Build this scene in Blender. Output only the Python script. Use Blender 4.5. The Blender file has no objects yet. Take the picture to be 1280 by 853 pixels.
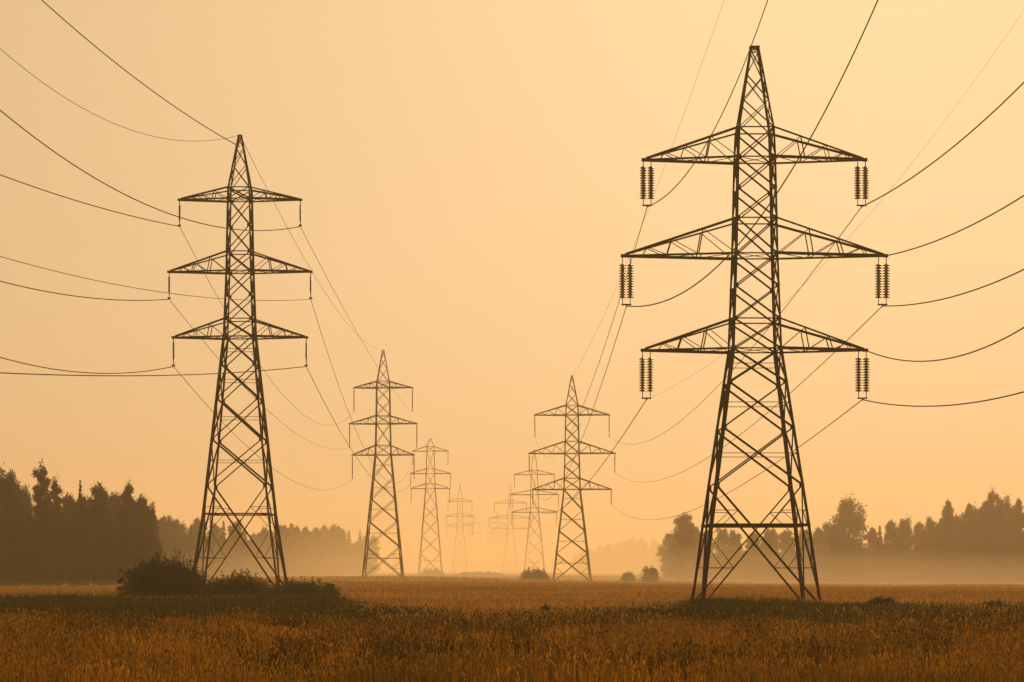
import bpy, math, random
import numpy as np
from mathutils import Vector, Matrix

random.seed(7)
rng = np.random.default_rng(7)
sc = bpy.context.scene
col = sc.collection
R = math.radians

# ------------------------------------------------------------------ camera
F = 2600.0            # focal length in photograph pixels (photo is 1280 wide)
CX, HY, CH = 640.0, 711.0, 2.0     # principal column, horizon row, camera height
cam_data = bpy.data.cameras.new('camera')
cam = bpy.data.objects.new('camera', cam_data)
col.objects.link(cam)
cam.location = (0, 0, CH)
cam.rotation_euler = (R(90), 0, 0)
cam_data.sensor_width = 36.0
cam_data.lens = 36.0 * F / 1280.0
cam_data.shift_y = (HY - 426.5) / 1280.0
cam_data.clip_start = 0.5
cam_data.clip_end = 9000
sc.camera = cam

# ------------------------------------------------------------------ light and sky
SUN_EL, SUN_AZ = 22.0, 11.0          # degrees above the horizon, degrees right of the view axis
w = bpy.data.worlds.new('World')
sc.world = w
w.use_nodes = True
nt = w.node_tree
nt.nodes.clear()
out = nt.nodes.new('ShaderNodeOutputWorld')
bg = nt.nodes.new('ShaderNodeBackground')
sky = nt.nodes.new('ShaderNodeTexSky')
sky.sky_type = 'NISHITA'
sky.sun_disc = False
sky.sun_elevation = R(SUN_EL)
sky.sun_rotation = R(SUN_AZ)
sky.dust_density = 6.0
sky.air_density = 1.0
sky.ozone_density = 1.0
lum = nt.nodes.new('ShaderNodeRGBToBW')
tint = nt.nodes.new('ShaderNodeMix'); tint.data_type = 'RGBA'; tint.blend_type = 'MULTIPLY'
tint.inputs[0].default_value = 1.0
tint.inputs[7].default_value = (1.0, 0.695, 0.37, 1)      # smoky golden air
SKY_STRENGTH = 0.10
bg.inputs['Strength'].default_value = SKY_STRENGTH
nt.links.new(sky.outputs[0], lum.inputs[0])
soft = nt.nodes.new('ShaderNodeMath'); soft.operation = 'POWER'; soft.inputs[1].default_value = 0.23
gain = nt.nodes.new('ShaderNodeMath'); gain.operation = 'MULTIPLY'; gain.inputs[1].default_value = 3.98
nt.links.new(lum.outputs[0], soft.inputs[0]); nt.links.new(soft.outputs[0], gain.inputs[0])
nt.links.new(gain.outputs[0], tint.inputs[6])
nt.links.new(tint.outputs[2], bg.inputs['Color'])
nt.links.new(bg.outputs[0], out.inputs[0])

sd = bpy.data.lights.new('sun', 'SUN')
sd.energy = 2.7
sd.angle = R(8)
sd.color = (1.0, 0.62, 0.27)
sun = bpy.data.objects.new('sun', sd)
col.objects.link(sun)
sdir = Vector((math.sin(R(SUN_AZ)) * math.cos(R(SUN_EL)), math.cos(R(SUN_AZ)) * math.cos(R(SUN_EL)), math.sin(R(SUN_EL))))
sun.rotation_euler = sdir.to_track_quat('Z', 'Y').to_euler()
sun.location = (0, 0, 300)

sc.view_settings.view_transform = 'Standard'
sc.view_settings.look = 'None'
sc.view_settings.gamma = 1
sc.view_settings.exposure = 0.0
sc.view_settings.use_curve_mapping = False
sc.render.engine = 'CYCLES'
sc.cycles.use_denoising = True
sc.cycles.max_bounces = 6
sc.cycles.volume_bounces = 1
sc.cycles.transparent_max_bounces = 8

HAZE_DENSITY = 0.00043
HAZE_COLOR = (1.0, 0.83, 0.60, 1)
HAZE_G = 0.45

# ------------------------------------------------------------------ helpers
def tag(o, label=None, cat=None, group=None, kind=None):
    if label: o['label'] = label
    if cat: o['category'] = cat
    if group: o['group'] = group
    if kind: o['kind'] = kind
    return o

def empty(name, loc, rz=0.0, label=None, cat=None, group=None):
    o = bpy.data.objects.new(name, None)
    col.objects.link(o)
    o.location = loc
    o.rotation_euler = (0, 0, rz)
    o.empty_display_size = 0.5
    return tag(o, label, cat, group)

class MB:
    """collects vertices and faces, links them as one mesh object"""
    def __init__(self):
        self.v, self.f = [], []
    def add(self, vs, fs):
        n = len(self.v)
        self.v.extend([tuple(p) for p in vs])
        self.f.extend([tuple(i + n for i in f) for f in fs])
    def angle(self, a, b, w, flip=1, t=None):
        """a steel L-angle between a and b"""
        a, b = Vector(a), Vector(b)
        d = b - a
        if d.length < 1e-4: return
        d.normalize()
        up = Vector((0, 0, 1)) if abs(d.z) < 0.95 else Vector((0, 1, 0))
        u = d.cross(up).normalized()
        q = u.cross(d).normalized()
        # turn the profile 45 degrees so that its corner points outward
        u, q = (u + q * flip).normalized(), (q - u * flip).normalized()
        t = w * 0.16 if t is None else t
        k = w * 0.72
        prof = [(0, 0), (k, 0), (k, t), (t, t), (t, k), (0, k)]
        off = k * 0.36
        vs = [a + u * (x - off) + q * (y - off) for x, y in prof] + [b + u * (x - off) + q * (y - off) for x, y in prof]
        fs = [(i, (i + 1) % 6, 6 + (i + 1) % 6, 6 + i) for i in range(6)] + [(5, 4, 3, 2, 1, 0), (6, 7, 8, 9, 10, 11)]
        self.add(vs, fs)
    def box(self, c, s, rz=0):
        c = Vector(c); m = Matrix.Rotation(rz, 3, 'Z')
        vs = [c + m @ Vector((x * s[0] / 2, y * s[1] / 2, z * s[2] / 2)) for x in (-1, 1) for y in (-1, 1) for z in (-1, 1)]
        self.add(vs, [(0, 1, 3, 2), (4, 6, 7, 5), (0, 4, 5, 1), (2, 3, 7, 6), (0, 2, 6, 4), (1, 5, 7, 3)])
    def tube(self, pts, rad, n=6):
        pts = [Vector(p) for p in pts]
        rad = rad if isinstance(rad, (list, tuple)) else [rad] * len(pts)
        vs, fs = [], []
        for i, p in enumerate(pts):
            d = (pts[min(i + 1, len(pts) - 1)] - pts[max(i - 1, 0)]).normalized()
            up = Vector((0, 0, 1)) if abs(d.z) < 0.9 else Vector((1, 0, 0))
            u = d.cross(up).normalized(); q = u.cross(d)
            for k in range(n):
                a = 2 * math.pi * k / n
                vs.append(p + (u * math.cos(a) + q * math.sin(a)) * rad[i])
        for i in range(len(pts) - 1):
            for k in range(n):
                fs.append((i * n + k, i * n + (k + 1) % n, (i + 1) * n + (k + 1) % n, (i + 1) * n + k))
        fs.append(tuple(range(n))[::-1]); fs.append(tuple((len(pts) - 1) * n + k for k in range(n)))
        self.add(vs, fs)
    def lathe(self, prof, c, n=10):
        vs, fs = [], []
        for r, z in prof:
            for k in range(n):
                a = 2 * math.pi * k / n
                vs.append((c[0] + r * math.cos(a), c[1] + r * math.sin(a), c[2] + z))
        for i in range(len(prof) - 1):
            for k in range(n):
                fs.append((i * n + k, i * n + (k + 1) % n, (i + 1) * n + (k + 1) % n, (i + 1) * n + k))
        self.add(vs, fs)
    def build(self, name, m, parent=None, smooth=False):
        me = bpy.data.meshes.new(name)
        me.from_pydata([tuple(p) for p in self.v], [], self.f)
        me.materials.append(m)
        if smooth: me.polygons.foreach_set('use_smooth', [True] * len(me.polygons))
        o = bpy.data.objects.new(name, me)
        col.objects.link(o)
        o.parent = parent
        return o

def np_mesh(name, V, tris, m, parent=None, smooth=False):
    me = bpy.data.meshes.new(name)
    V = np.ascontiguousarray(V, dtype=np.float32); tris = np.ascontiguousarray(tris, dtype=np.int32)
    me.vertices.add(len(V)); me.vertices.foreach_set('co', V.ravel())
    me.loops.add(tris.size); me.loops.foreach_set('vertex_index', tris.ravel())
    me.polygons.add(len(tris))
    me.polygons.foreach_set('loop_start', np.arange(len(tris), dtype=np.int32) * tris.shape[1])
    me.polygons.foreach_set('loop_total', np.full(len(tris), tris.shape[1], dtype=np.int32))
    me.update(calc_edges=True)
    me.materials.append(m)
    o = bpy.data.objects.new(name, me)
    col.objects.link(o)
    o.parent = parent
    return o

def copy_tree(o, parent=None):
    c = o.copy(); col.objects.link(c)
    if parent: c.parent = parent
    for ch in list(o.children): copy_tree(ch, c)
    return c

# ------------------------------------------------------------------ terrain
CTRL = [(14.0, 120, -0.17), (-20.6, 160, 0.1), (-26, 421, 0.2), (13.3, 463, -1.0), (-38, 979, -0.65), (11.5, 1066, -1.25),
        (-42, 1700, -1.2), (0, 1700, -1.2), (-50, 2640, -2.0), (-18, 2640, -2.0), (0, 60, 0.0), (-12, 60, 0.0), (12, 60, 0.0), (0, 36, 0), (-8, 36, 0), (8, 36, 0),
        (0, 100, 0.05), (-10, 100, 0.06), (-20, 95, 0.06), (25, 100, 0.05), (0, 160, 0.05), (30, 160, 0.0), (0, 260, -0.2), (40, 260, -0.7),
        (-30, 260, 0.0), (-64, 280, -0.8), (-85, 300, -0.9), (70, 420, -1.8), (105, 590, -2.5), (75, 620, -2.4), (140, 560, -2.5), (0, 700, -0.8), (-90, 600, -1.2), (-90, 950, -1.6), (100, 900, -2.2), (0, 3000, -2.6),
        (-300, 1500, -2.2), (300, 1500, -2.4), (70, 1800, -2.2), (0, 0, 0), (-60, 30, 0.0), (60, 30, 0), (-400, 300, -1), (400, 300, -1.5)]
CT = np.array(CTRL)
def ground(x, y):
    x = np.asarray(x, float); y = np.asarray(y, float)
    # stretch so that distances are judged relative to how far away they lie
    def warp(X, Y):
        yy = np.maximum(Y, 5.0)
        return X / (yy + 60) * 4.0, np.log(yy + 60) * 3.0
    u, v = warp(x, y); cu, cv = warp(CT[:, 0], CT[:, 1])
    d2 = (u[..., None] - cu) ** 2 + (v[..., None] - cv) ** 2 + 0.004
    wgt = 1 / d2 ** 1.5
    z = (wgt * CT[:, 2]).sum(-1) / wgt.sum(-1)
    z = z + 0.06 * np.sin(x * 0.23 + 1.3) * np.sin(y * 0.11 + x * 0.05) * np.exp(-y / 500) + 0.04 * np.sin(x * 0.61 + y * 0.37) * np.exp(-y / 300)
    return z
def gz(x, y): return float(ground(np.array([x]), np.array([y]))[0])

def at(px, y_depth): return (px - CX) / F * y_depth
def zpix(py, depth): return CH + (HY - py) / F * depth

# ------------------------------------------------------------------ materials
def mat(name):
    m = bpy.data.materials.new(name); m.use_nodes = True
    n = m.node_tree.nodes; p = n['Principled BSDF']
    return m, m.node_tree, p

def noise_mat(name, c1, c2, scale, rough=0.8, metallic=0.0, detail=4, bump=0.0, spec=0.12):
    m, t, p = mat(name)
    tc = t.nodes.new('ShaderNodeTexCoord')
    nz = t.nodes.new('ShaderNodeTexNoise'); nz.inputs['Scale'].default_value = scale; nz.inputs['Detail'].default_value = detail
    cr = t.nodes.new('ShaderNodeValToRGB')
    cr.color_ramp.elements[0].color = (*c1, 1); cr.color_ramp.elements[1].color = (*c2, 1)
    cr.color_ramp.elements[0].position = 0.35; cr.color_ramp.elements[1].position = 0.68
    t.links.new(tc.outputs['Object'], nz.inputs['Vector']); t.links.new(nz.outputs[0], cr.inputs[0])
    t.links.new(cr.outputs[0], p.inputs['Base Color'])
    p.inputs['Roughness'].default_value = rough; p.inputs['Metallic'].default_value = metallic
    p.inputs['Specular IOR Level'].default_value = spec
    if bump:
        b = t.nodes.new('ShaderNodeBump'); b.inputs['Strength'].default_value = bump
        t.links.new(nz.outputs[0], b.inputs['Height']); t.links.new(b.outputs[0], p.inputs['Normal'])
    return m

STEEL = noise_mat('weathered_steel', (0.009, 0.010, 0.011), (0.022, 0.021, 0.020), 1.7, 0.75)
WIRE = noise_mat('wire_metal', (0.03, 0.027, 0.022), (0.05, 0.042, 0.03), 0.7, 0.7)
INSUL = noise_mat('insulator_glaze', (0.10, 0.07, 0.045), (0.20, 0.15, 0.10), 3.0, 0.3, spec=0.4)
CONCRETE = noise_mat('concrete', (0.16, 0.14, 0.11), (0.28, 0.25, 0.21), 3.0, 0.9)
BARK = noise_mat('bark', (0.03, 0.022, 0.014), (0.08, 0.06, 0.04), 6.0, 0.95)

def leaf_mat(name, cols, patch_scale=0.25, transl=0.25, patch=None):
    """each leaf or blade takes its own shade; patches of the ground cover differ"""
    m, t, p = mat(name)
    g = t.nodes.new('ShaderNodeNewGeometry')
    cr = t.nodes.new('ShaderNodeValToRGB')
    el = cr.color_ramp.elements
    el[0].color = (*cols[0], 1); el[1].color = (*cols[-1], 1)
    for i, c in enumerate(cols[1:-1]):
        e = el.new((i + 1) / (len(cols) - 1)); e.color = (*c, 1)
    t.links.new(g.outputs['Random Per Island'], cr.inputs[0])
    src = cr.outputs[0]
    if patch:
        nz = t.nodes.new('ShaderNodeTexNoise'); nz.inputs['Scale'].default_value = patch_scale; nz.inputs['Detail'].default_value = 3
        t.links.new(g.outputs['Position'], nz.inputs['Vector'])
        r2 = t.nodes.new('ShaderNodeValToRGB')
        r2.color_ramp.elements[0].position = 0.38; r2.color_ramp.elements[1].position = 0.64
        r2.color_ramp.elements[0].color = (*patch, 1); r2.color_ramp.elements[1].color = (1, 1, 1, 1)
        t.links.new(nz.outputs[0], r2.inputs[0])
        mx = t.nodes.new('ShaderNodeMix'); mx.data_type = 'RGBA'; mx.blend_type = 'MULTIPLY'; mx.inputs[0].default_value = 1
        t.links.new(src, mx.inputs[6]); t.links.new(r2.outputs[0], mx.inputs[7]); src = mx.outputs[2]
    t.links.new(src, p.inputs['Base Color'])
    p.inputs['Roughness'].default_value = 0.75
    p.inputs['Specular IOR Level'].default_value = 0.15
    tr = t.nodes.new('ShaderNodeBsdfTranslucent'); t.links.new(src, tr.inputs['Color'])
    ms = t.nodes.new('ShaderNodeMixShader'); ms.inputs[0].default_value = transl
    o = t.nodes['Material Output']
    t.links.new(p.outputs[0], ms.inputs[1]); t.links.new(tr.outputs[0], ms.inputs[2]); t.links.new(ms.outputs[0], o.inputs['Surface'])
    return m

STRAW = leaf_mat('dry_grass', [(0.10, 0.058, 0.010), (0.24, 0.122, 0.018), (0.40, 0.190, 0.025), (0.54, 0.240, 0.028)], 0.26, 0.5, patch=(0.52, 0.6, 0.55))
FARG = leaf_mat('meadow_grass', [(0.24, 0.135, 0.034), (0.40, 0.22, 0.058), (0.50, 0.28, 0.078)], 0.05, 0.45, patch=(0.75, 0.7, 0.6))
WEED = leaf_mat('weed_green', [(0.022, 0.026, 0.004), (0.050, 0.050, 0.007), (0.085, 0.070, 0.009), (0.14, 0.09, 0.013)], 0.22, 0.4, patch=(0.5, 0.62, 0.6))
DARKWEED = leaf_mat('dark_stems', [(0.03, 0.026, 0.007), (0.07, 0.046, 0.010), (0.12, 0.066, 0.014)], 0.4, 0.3)
BUSH = leaf_mat('bush_leaves', [(0.009, 0.022, 0.005), (0.018, 0.036, 0.008), (0.034, 0.056, 0.012)], 0.4, 0.2)
BUSH2 = leaf_mat('shrub_leaves', [(0.030, 0.048, 0.007), (0.055, 0.075, 0.012), (0.09, 0.105, 0.018)], 0.4, 0.4)
CONIF = leaf_mat('conifer_needles', [(0.02, 0.03, 0.012), (0.04, 0.05, 0.02)], 0.4, 0.1)
BROAD = leaf_mat('broad_leaves', [(0.03, 0.04, 0.014), (0.055, 0.06, 0.02)], 0.4, 0.2)

# ground material: straw, brown and green patches
def ground_mat():
    m, t, p = mat('field_soil')
    g = t.nodes.new('ShaderNodeNewGeometry')
    n1 = t.nodes.new('ShaderNodeTexNoise'); n1.inputs['Scale'].default_value = 0.03; n1.inputs['Detail'].default_value = 6
    mp = t.nodes.new('ShaderNodeMapping'); mp.inputs['Scale'].default_value = (0.6, 1.0, 1.0)
    n2 = t.nodes.new('ShaderNodeTexNoise'); n2.inputs['Scale'].default_value = 1.7; n2.inputs['Detail'].default_value = 6
    t.links.new(g.outputs['Position'], mp.inputs['Vector'])
    t.links.new(mp.outputs[0], n1.inputs['Vector']); t.links.new(g.outputs['Position'], n2.inputs['Vector'])
    c1 = t.nodes.new('ShaderNodeValToRGB')
    c1.color_ramp.elements[0].position = 0.36; c1.color_ramp.elements[1].position = 0.62
    c1.color_ramp.elements[0].color = (0.20, 0.115, 0.030, 1); c1.color_ramp.elements[1].color = (0.38, 0.21, 0.056, 1)
    t.links.new(n1.outputs[0], c1.inputs[0])
    c2 = t.nodes.new('ShaderNodeValToRGB')
    c2.color_ramp.elements[0].color = (0.55, 0.55, 0.55, 1); c2.color_ramp.elements[1].color = (1, 1, 1, 1)
    t.links.new(n2.outputs[0], c2.inputs[0])
    mx = t.nodes.new('ShaderNodeMix'); mx.data_type = 'RGBA'; mx.blend_type = 'MULTIPLY'; mx.inputs[0].default_value = 1
    t.links.new(c1.outputs[0], mx.inputs[6]); t.links.new(c2.outputs[0], mx.inputs[7])
    t.links.new(mx.outputs[2], p.inputs['Base Color'])
    p.inputs['Roughness'].default_value = 1.0; p.inputs['Specular IOR Level'].default_value = 0.0
    return m

# ------------------------------------------------------------------ ground sheet
ys = np.concatenate([np.linspace(-60, 30, 10)[:-1], 30 * (3200 / 30) ** np.linspace(0, 1, 220)])
us = np.sinh(np.linspace(-4.2, 4.2, 201)) / math.sinh(4.2)
U, Y = np.meshgrid(us, ys)
Xg = U * 1500.0
Zg = ground(Xg, Y)
V = np.stack([Xg, Y, Zg], -1).reshape(-1, 3)
nx = len(us); ny = len(ys)
ii, jj = np.meshgrid(np.arange(nx - 1), np.arange(ny - 1))
a = (jj * nx + ii).ravel()
quads = np.stack([a, a + 1, a + nx + 1, a + nx], -1)
gr = np_mesh('ground', V, quads, ground_mat())
gr.data.polygons.foreach_set('use_smooth', [True] * len(gr.data.polygons))
tag(gr, kind='structure')

# ------------------------------------------------------------------ haze
hb = MB(); hb.box((0, 1560, 44.0), (3040, 3340, 104.0))
HM = bpy.data.materials.new('haze'); HM.use_nodes = True
HM.node_tree.nodes.clear()
ho = HM.node_tree.nodes.new('ShaderNodeOutputMaterial')
pv = HM.node_tree.nodes.new('ShaderNodeVolumePrincipled')
pv.inputs['Color'].default_value = HAZE_COLOR
pv.inputs['Density'].default_value = HAZE_DENSITY
pv.inputs['Anisotropy'].default_value = HAZE_G
HM.node_tree.links.new(pv.outputs[0], ho.inputs['Volume'])
hz = hb.build('haze', HM)
tag(hz, kind='stuff')

# low bank of ground mist lying over the far meadow and the feet of the woods
def mist_bank():
    gx = np.linspace(-700, 700, 141); gy = 110 + (2950 - 110) * np.linspace(0, 1, 81) ** 1.6
    X, Y2 = np.meshgrid(gx, gy)
    e = np.clip((2950 - Y2) / 250, 0, 1) * np.clip((700 - np.abs(X)) / 200, 0, 1)
    g = ground(X, Y2)
    q = np.clip((Y2 - 110) / 850, 0, 1)
    rise = 24 * q ** 2.2 + 3 * q                  # the bank thickens with distance
    t = np.maximum(g + .1, g * .5 - .4 + e * rise * (1 + (.07 * np.sin(X * .043 + Y2 * .008 + 1) + .05 * np.sin(X * .11 + Y2 * .013)) * np.exp(-Y2 / 900)))
    n1, n2 = X.shape
    V = np.concatenate([np.stack([X, Y2, t], -1).reshape(-1, 3), np.stack([X, Y2, g * 0 - 6.0], -1).reshape(-1, 3)])
    a, b = np.meshgrid(np.arange(n2 - 1), np.arange(n1 - 1)); a = (b * n2 + a).ravel()
    top = np.stack([a, a + 1, a + n2 + 1, a + n2], -1); N = n1 * n2
    bot = top[:, ::-1] + N
    def side(idx): i = np.array(idx); return np.stack([i[:-1], i[:-1] + N, i[1:] + N, i[1:]], -1)
    r0 = list(range(n2)); r1_ = list(range((n1 - 1) * n2, N)); c0 = [k * n2 for k in range(n1)]; c1 = [k * n2 + n2 - 1 for k in range(n1)]
    Q = np.concatenate([top, bot, side(r0), side(r1_[::-1]), side(c0[::-1]), side(c1)])
    M = HM.copy(); M.name = 'ground_mist'
    p = [n for n in M.node_tree.nodes if n.type == 'PRINCIPLED_VOLUME'][0]
    p.inputs['Density'].default_value = 0.0009
    return tag(np_mesh('ground_mist', V, Q, M), 'low pale mist lying over the far meadow', 'mist', None, 'stuff')
mist_bank()

# ------------------------------------------------------------------ pylons
def make_pylon(label, px, base, top, H, prof, panels, arms, thick, belt=None, belt_thick=None, insul=None, group='pylons crossing the field',
               peak_panels=None, minor=True, plan=True, depth_faces=True):
    """all picture rows and half widths are turned into metres once: scale = H / (base - top)"""
    S = H / (base - top)                      # metres per photograph pixel at this pylon
    D = F * S
    X0 = at(px, D)
    z0 = zpix(base, D)
    root = empty('transmission_pylon', (X0, D, z0), 0, label, 'pylon', group)
    h = lambda y: (base - y) * S
    pr = sorted([(h(y), hw * S) for y, hw in prof])
    def hw(z):
        for (z1, w1), (z2, w2) in zip(pr, pr[1:]):
            if z <= z2: return w1 + (w2 - w1) * (z - z1) / (z2 - z1)
        return pr[-1][1]
    def corner(z, sx, sy): w_ = hw(z); return Vector((sx * w_, sy * w_, z))
    tl, tc, td, ts = [t * S for t in thick]   # legs, chords, diagonals, secondary
    zt = h(top)
    # legs
    zs = [z for z, _ in pr]
    for sx in (-1, 1):
        for sy in (-1, 1):
            m = MB()
            for z1, z2 in zip(zs, zs[1:]):
                k = 1.0 if z1 < h(arms[-1][0]) - .1 else (0.72 if z2 <= h(arms[0][1]) + .1 else 0.58)
                m.angle(corner(max(z1 - 0.02, -0.05) if z1 > 0 else -0.5, sx, sy) if z1 > 0 else corner(0, sx, sy) + Vector((sx * .0, sy * .0, -0.5)), corner(z2, sx, sy), tl * k, flip=sx * sy)
            if depth_faces:
                foot = MB()
            leg = m.build('leg', STEEL, root)
            if depth_faces:
                c = corner(0, sx, sy)
                foot.lathe([(0.0, 0.28), (0.26, 0.28), (0.3, 0.24), (0.34, -0.6), (0.0, -0.6)], c, 12)
                foot.build('footing', CONCRETE, leg)
    # bracing on the four faces
    m = MB()
    faces = [((-1, -1), (1, -1)), ((-1, 1), (1, 1)), ((-1, -1), (-1, 1)), ((1, -1), (1, 1))]
    ph = [h(y) for y in panels]
    for fi, (A, B) in enumerate(faces):
        for z1, z2 in zip(ph, ph[1:]):
            w_ = td if z2 < h(arms[-1][0]) + .1 else td * 0.86
            a1, b1, a2, b2 = corner(z1, *A), corner(z1, *B), corner(z2, *A), corner(z2, *B)
            n = ((b1 - a1).cross(a2 - a1)).normalized() * w_ * 0.3
            m.angle(a1 + n, b2 + n, w_); m.angle(b1 - n, a2 - n, w_, -1)
            if minor and z1 > 0.1:
                u_ = (b1 - a1).normalized(); gp = td * 1.5
                for c_, sg in ((a1, 1), (b1, -1)):
                    m.box(c_ + u_ * sg * gp * .45 + n * .2, (gp * abs(u_.x) + .02, gp * abs(u_.y) + .02, gp * 1.5))
            if minor and z2 < h(arms[-1][0]) + .1 and z1 > 0.1:
                t = hw(z1) / (hw(z1) + hw(z2)); zc = z1 + (z2 - z1) * t
                m.angle(corner(zc, *A), corner(zc, *B), ts)
        if minor:    # redundant struts in the bottom panel
            z1, z2 = ph[0], ph[1]
            a1, b1, a2, b2 = corner(z1, *A), corner(z1, *B), corner(z2, *A), corner(z2, *B)
            t = hw(z1) / (hw(z1) + hw(z2)); zc = z1 + (z2 - z1) * t
            q = 0.55
            for (p, e, L) in ((a1, b2, A), (b1, a2, B)):
                mid = p.lerp(e, q * t)
                m.angle(corner(mid.z, *L), mid, ts * 1.3)
                m.angle(corner(zc, *L), mid, ts)
                up = e.lerp(p, 0.5 * (1 - t))
                M = B if L == A else A
                m.angle(corner(up.z, *M), up, ts)
                m.angle(corner(zc, *M), up, ts)
        for y in [a_[0] for a_ in arms] + [a_[1] for a_ in arms]:
            z = h(y)
            m.angle(corner(z, *A), corner(z, *B), td * 0.9)
    if plan:
        for y in [a_[0] for a_ in arms]:
            z = h(y)
            m.angle(corner(z, -1, -1), corner(z, 1, 1), ts); m.angle(corner(z, -1, 1), corner(z, 1, -1), ts)
    m.build('bracing', STEEL, root)
    if belt:
        m = MB()
        z = h(belt); bt = (belt_thick or thick[2]) * S
        for A, B in faces:
            m.angle(corner(z, *A), corner(z, *B), bt)
        if plan:
            m.angle(corner(z, -1, 0), corner(z, 0, -1), ts); m.angle(corner(z, 1, 0), corner(z, 0, 1), ts)
            m.angle(corner(z, -1, 0), corner(z, 0, 1), ts); m.angle(corner(z, 1, 0), corner(z, 0, -1), ts)
        m.build('belt', STEEL, root)
    # peak
    m = MB()
    zp = [h(y) for y in (peak_panels or (arms[0][1], top))]
    for A, B in faces:
        for z1, z2 in zip(zp, zp[1:]):
            a1, b1, a2, b2 = corner(z1, *A), corner(z1, *B), corner(z2, *A), corner(z2, *B)
            m.angle(a1, b2, td * 0.62); m.angle(b1, a2, td * 0.62, -1)
        m.angle(corner(zp[-1], *A), corner(zp[-1], *B), td * .9)
    m.box((0, 0, zt + 0.03), (hw(zt) * 2 + tl * .6, hw(zt) * 2 + tl * .6, 0.07))
    m.build('peak', STEEL, root)
    # cross-arms and insulators
    anchors = {}
    for ai, (yb, yt, half, ylink, ydisc0, ydisc1, yyoke) in enumerate(arms):
        for s in (-1, 1):
            zb, zc_, L = h(yb), h(yt), half * S
            m = MB()
            tip = Vector((s * L, 0, zb))
            wy = tc * 0.35
            for sy in (-1, 1):
                cb, ct_ = corner(zb, s, sy), corner(zc_, s, sy)
                tb = tip + Vector((0, sy * wy, 0)); tt = tip + Vector((-s * tc * .6, sy * wy, tc * 0.45))
                m.angle(cb, tb, tc * 0.95, s * sy); m.angle(ct_, tt, tc * 0.8, -s * sy)
                if minor:
                    nodes = (0.30, 0.58, 0.80)
                    prev = cb
                    for k in nodes:
                        tp = ct_.lerp(tt, k); bp = cb.lerp(tb, k + 0.03)
                        m.angle(prev, tp, ts * 1.15); m.angle(tp, bp, ts * 1.15)
                        prev = bp
            if minor:
                ks = (0.0, 0.3, 0.58, 0.8)
                cb1, cb2 = corner(zb, s, -1), corner(zb, s, 1)
                for k1, k2 in zip(ks, ks[1:]):
                    m.angle(cb1.lerp(tip, k1), cb2.lerp(tip, k2), ts); m.angle(cb2.lerp(tip, k2), cb1.lerp(tip, k2), ts)
            m.box(tip + Vector((0, 0, 0.0)), (tc * 1.5, tc * 1.4, tc * 0.9))
            arm = m.build('cross_arm', STEEL, root)
            cx = s * (L - insul.get('inset', 0) * S)
            zy = h(yyoke)
            if insul['kind'] == 'double':
                sp = insul['gap'] * S / 2
                zd0, zd1 = h(ydisc0), h(ydisc1)
                for q in (-1, 1):
                    b = MB()
                    x = cx + q * sp
                    n = insul['n']; pitch = (zd0 - zd1) / n; r = insul['r'] * S
                    b.tube([(x, 0, zb - tc * .3), (x, 0, zd0)], 0.028, 6)
                    b.tube([(x, 0, zd1), (x, 0, zy)], 0.026, 6)
                    for i in range(n):
                        zz = zd0 - (i + 1) * pitch
                        b.lathe([(0.04, pitch), (0.085, pitch * .94), (0.09, pitch * .76), (r * .74, pitch * .58), (r, pitch * .36), (r * .98, pitch * .2), (r * .7, pitch * .22), (0.06, pitch * .16), (0.04, 0.0)], (x, 0, zz), 12)
                    b.build('insulator_string', INSUL, arm)
                k = MB(); k.box((cx, 0, zy), (sp * 2 + 0.12, 0.07, 0.08)); k.tube([(cx, -0.28, zy - 0.1), (cx, 0.28, zy - 0.1)], 0.035, 6)
                k.box((cx, 0, zy - 0.05), (0.06, 0.06, 0.12))
                k.build('yoke', STEEL, arm)
            else:
                b = MB()
                r = insul['r'] * S
                zd0, zd1 = h(ydisc0), h(ydisc1)
                b.tube([(cx, 0, zb - tc * .3), (cx, 0, zd0)], r * insul.get('rod', .35), 6)
                b.tube([(cx, 0, zd1), (cx, 0, zy)], r * insul.get('rod', .35), 6)
                n = insul['n']; pitch = (zd0 - zd1) / n
                for i in range(n):
                    b.lathe([(r * .55, pitch), (r, pitch * .6), (r, pitch * .45), (r * .55, 0)], (cx, 0, zd0 - (i + 1) * pitch), 8)
                b.box((cx, 0, zy), (r * 2.4, r * 3, r * 1.2))
                b.build('insulator', INSUL, arm)
            anchors[(ai, s)] = Vector((X0 + cx, D, z0 + zy - 0.08))
            anchors[('tip', ai, s)] = Vector((X0 + s * L, D, z0 + zb))
    anchors['top'] = Vector((X0, D, z0 + zt + .06))
    anchors['root'] = root; anchors['D'] = D; anchors['S'] = S
    return anchors

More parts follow.
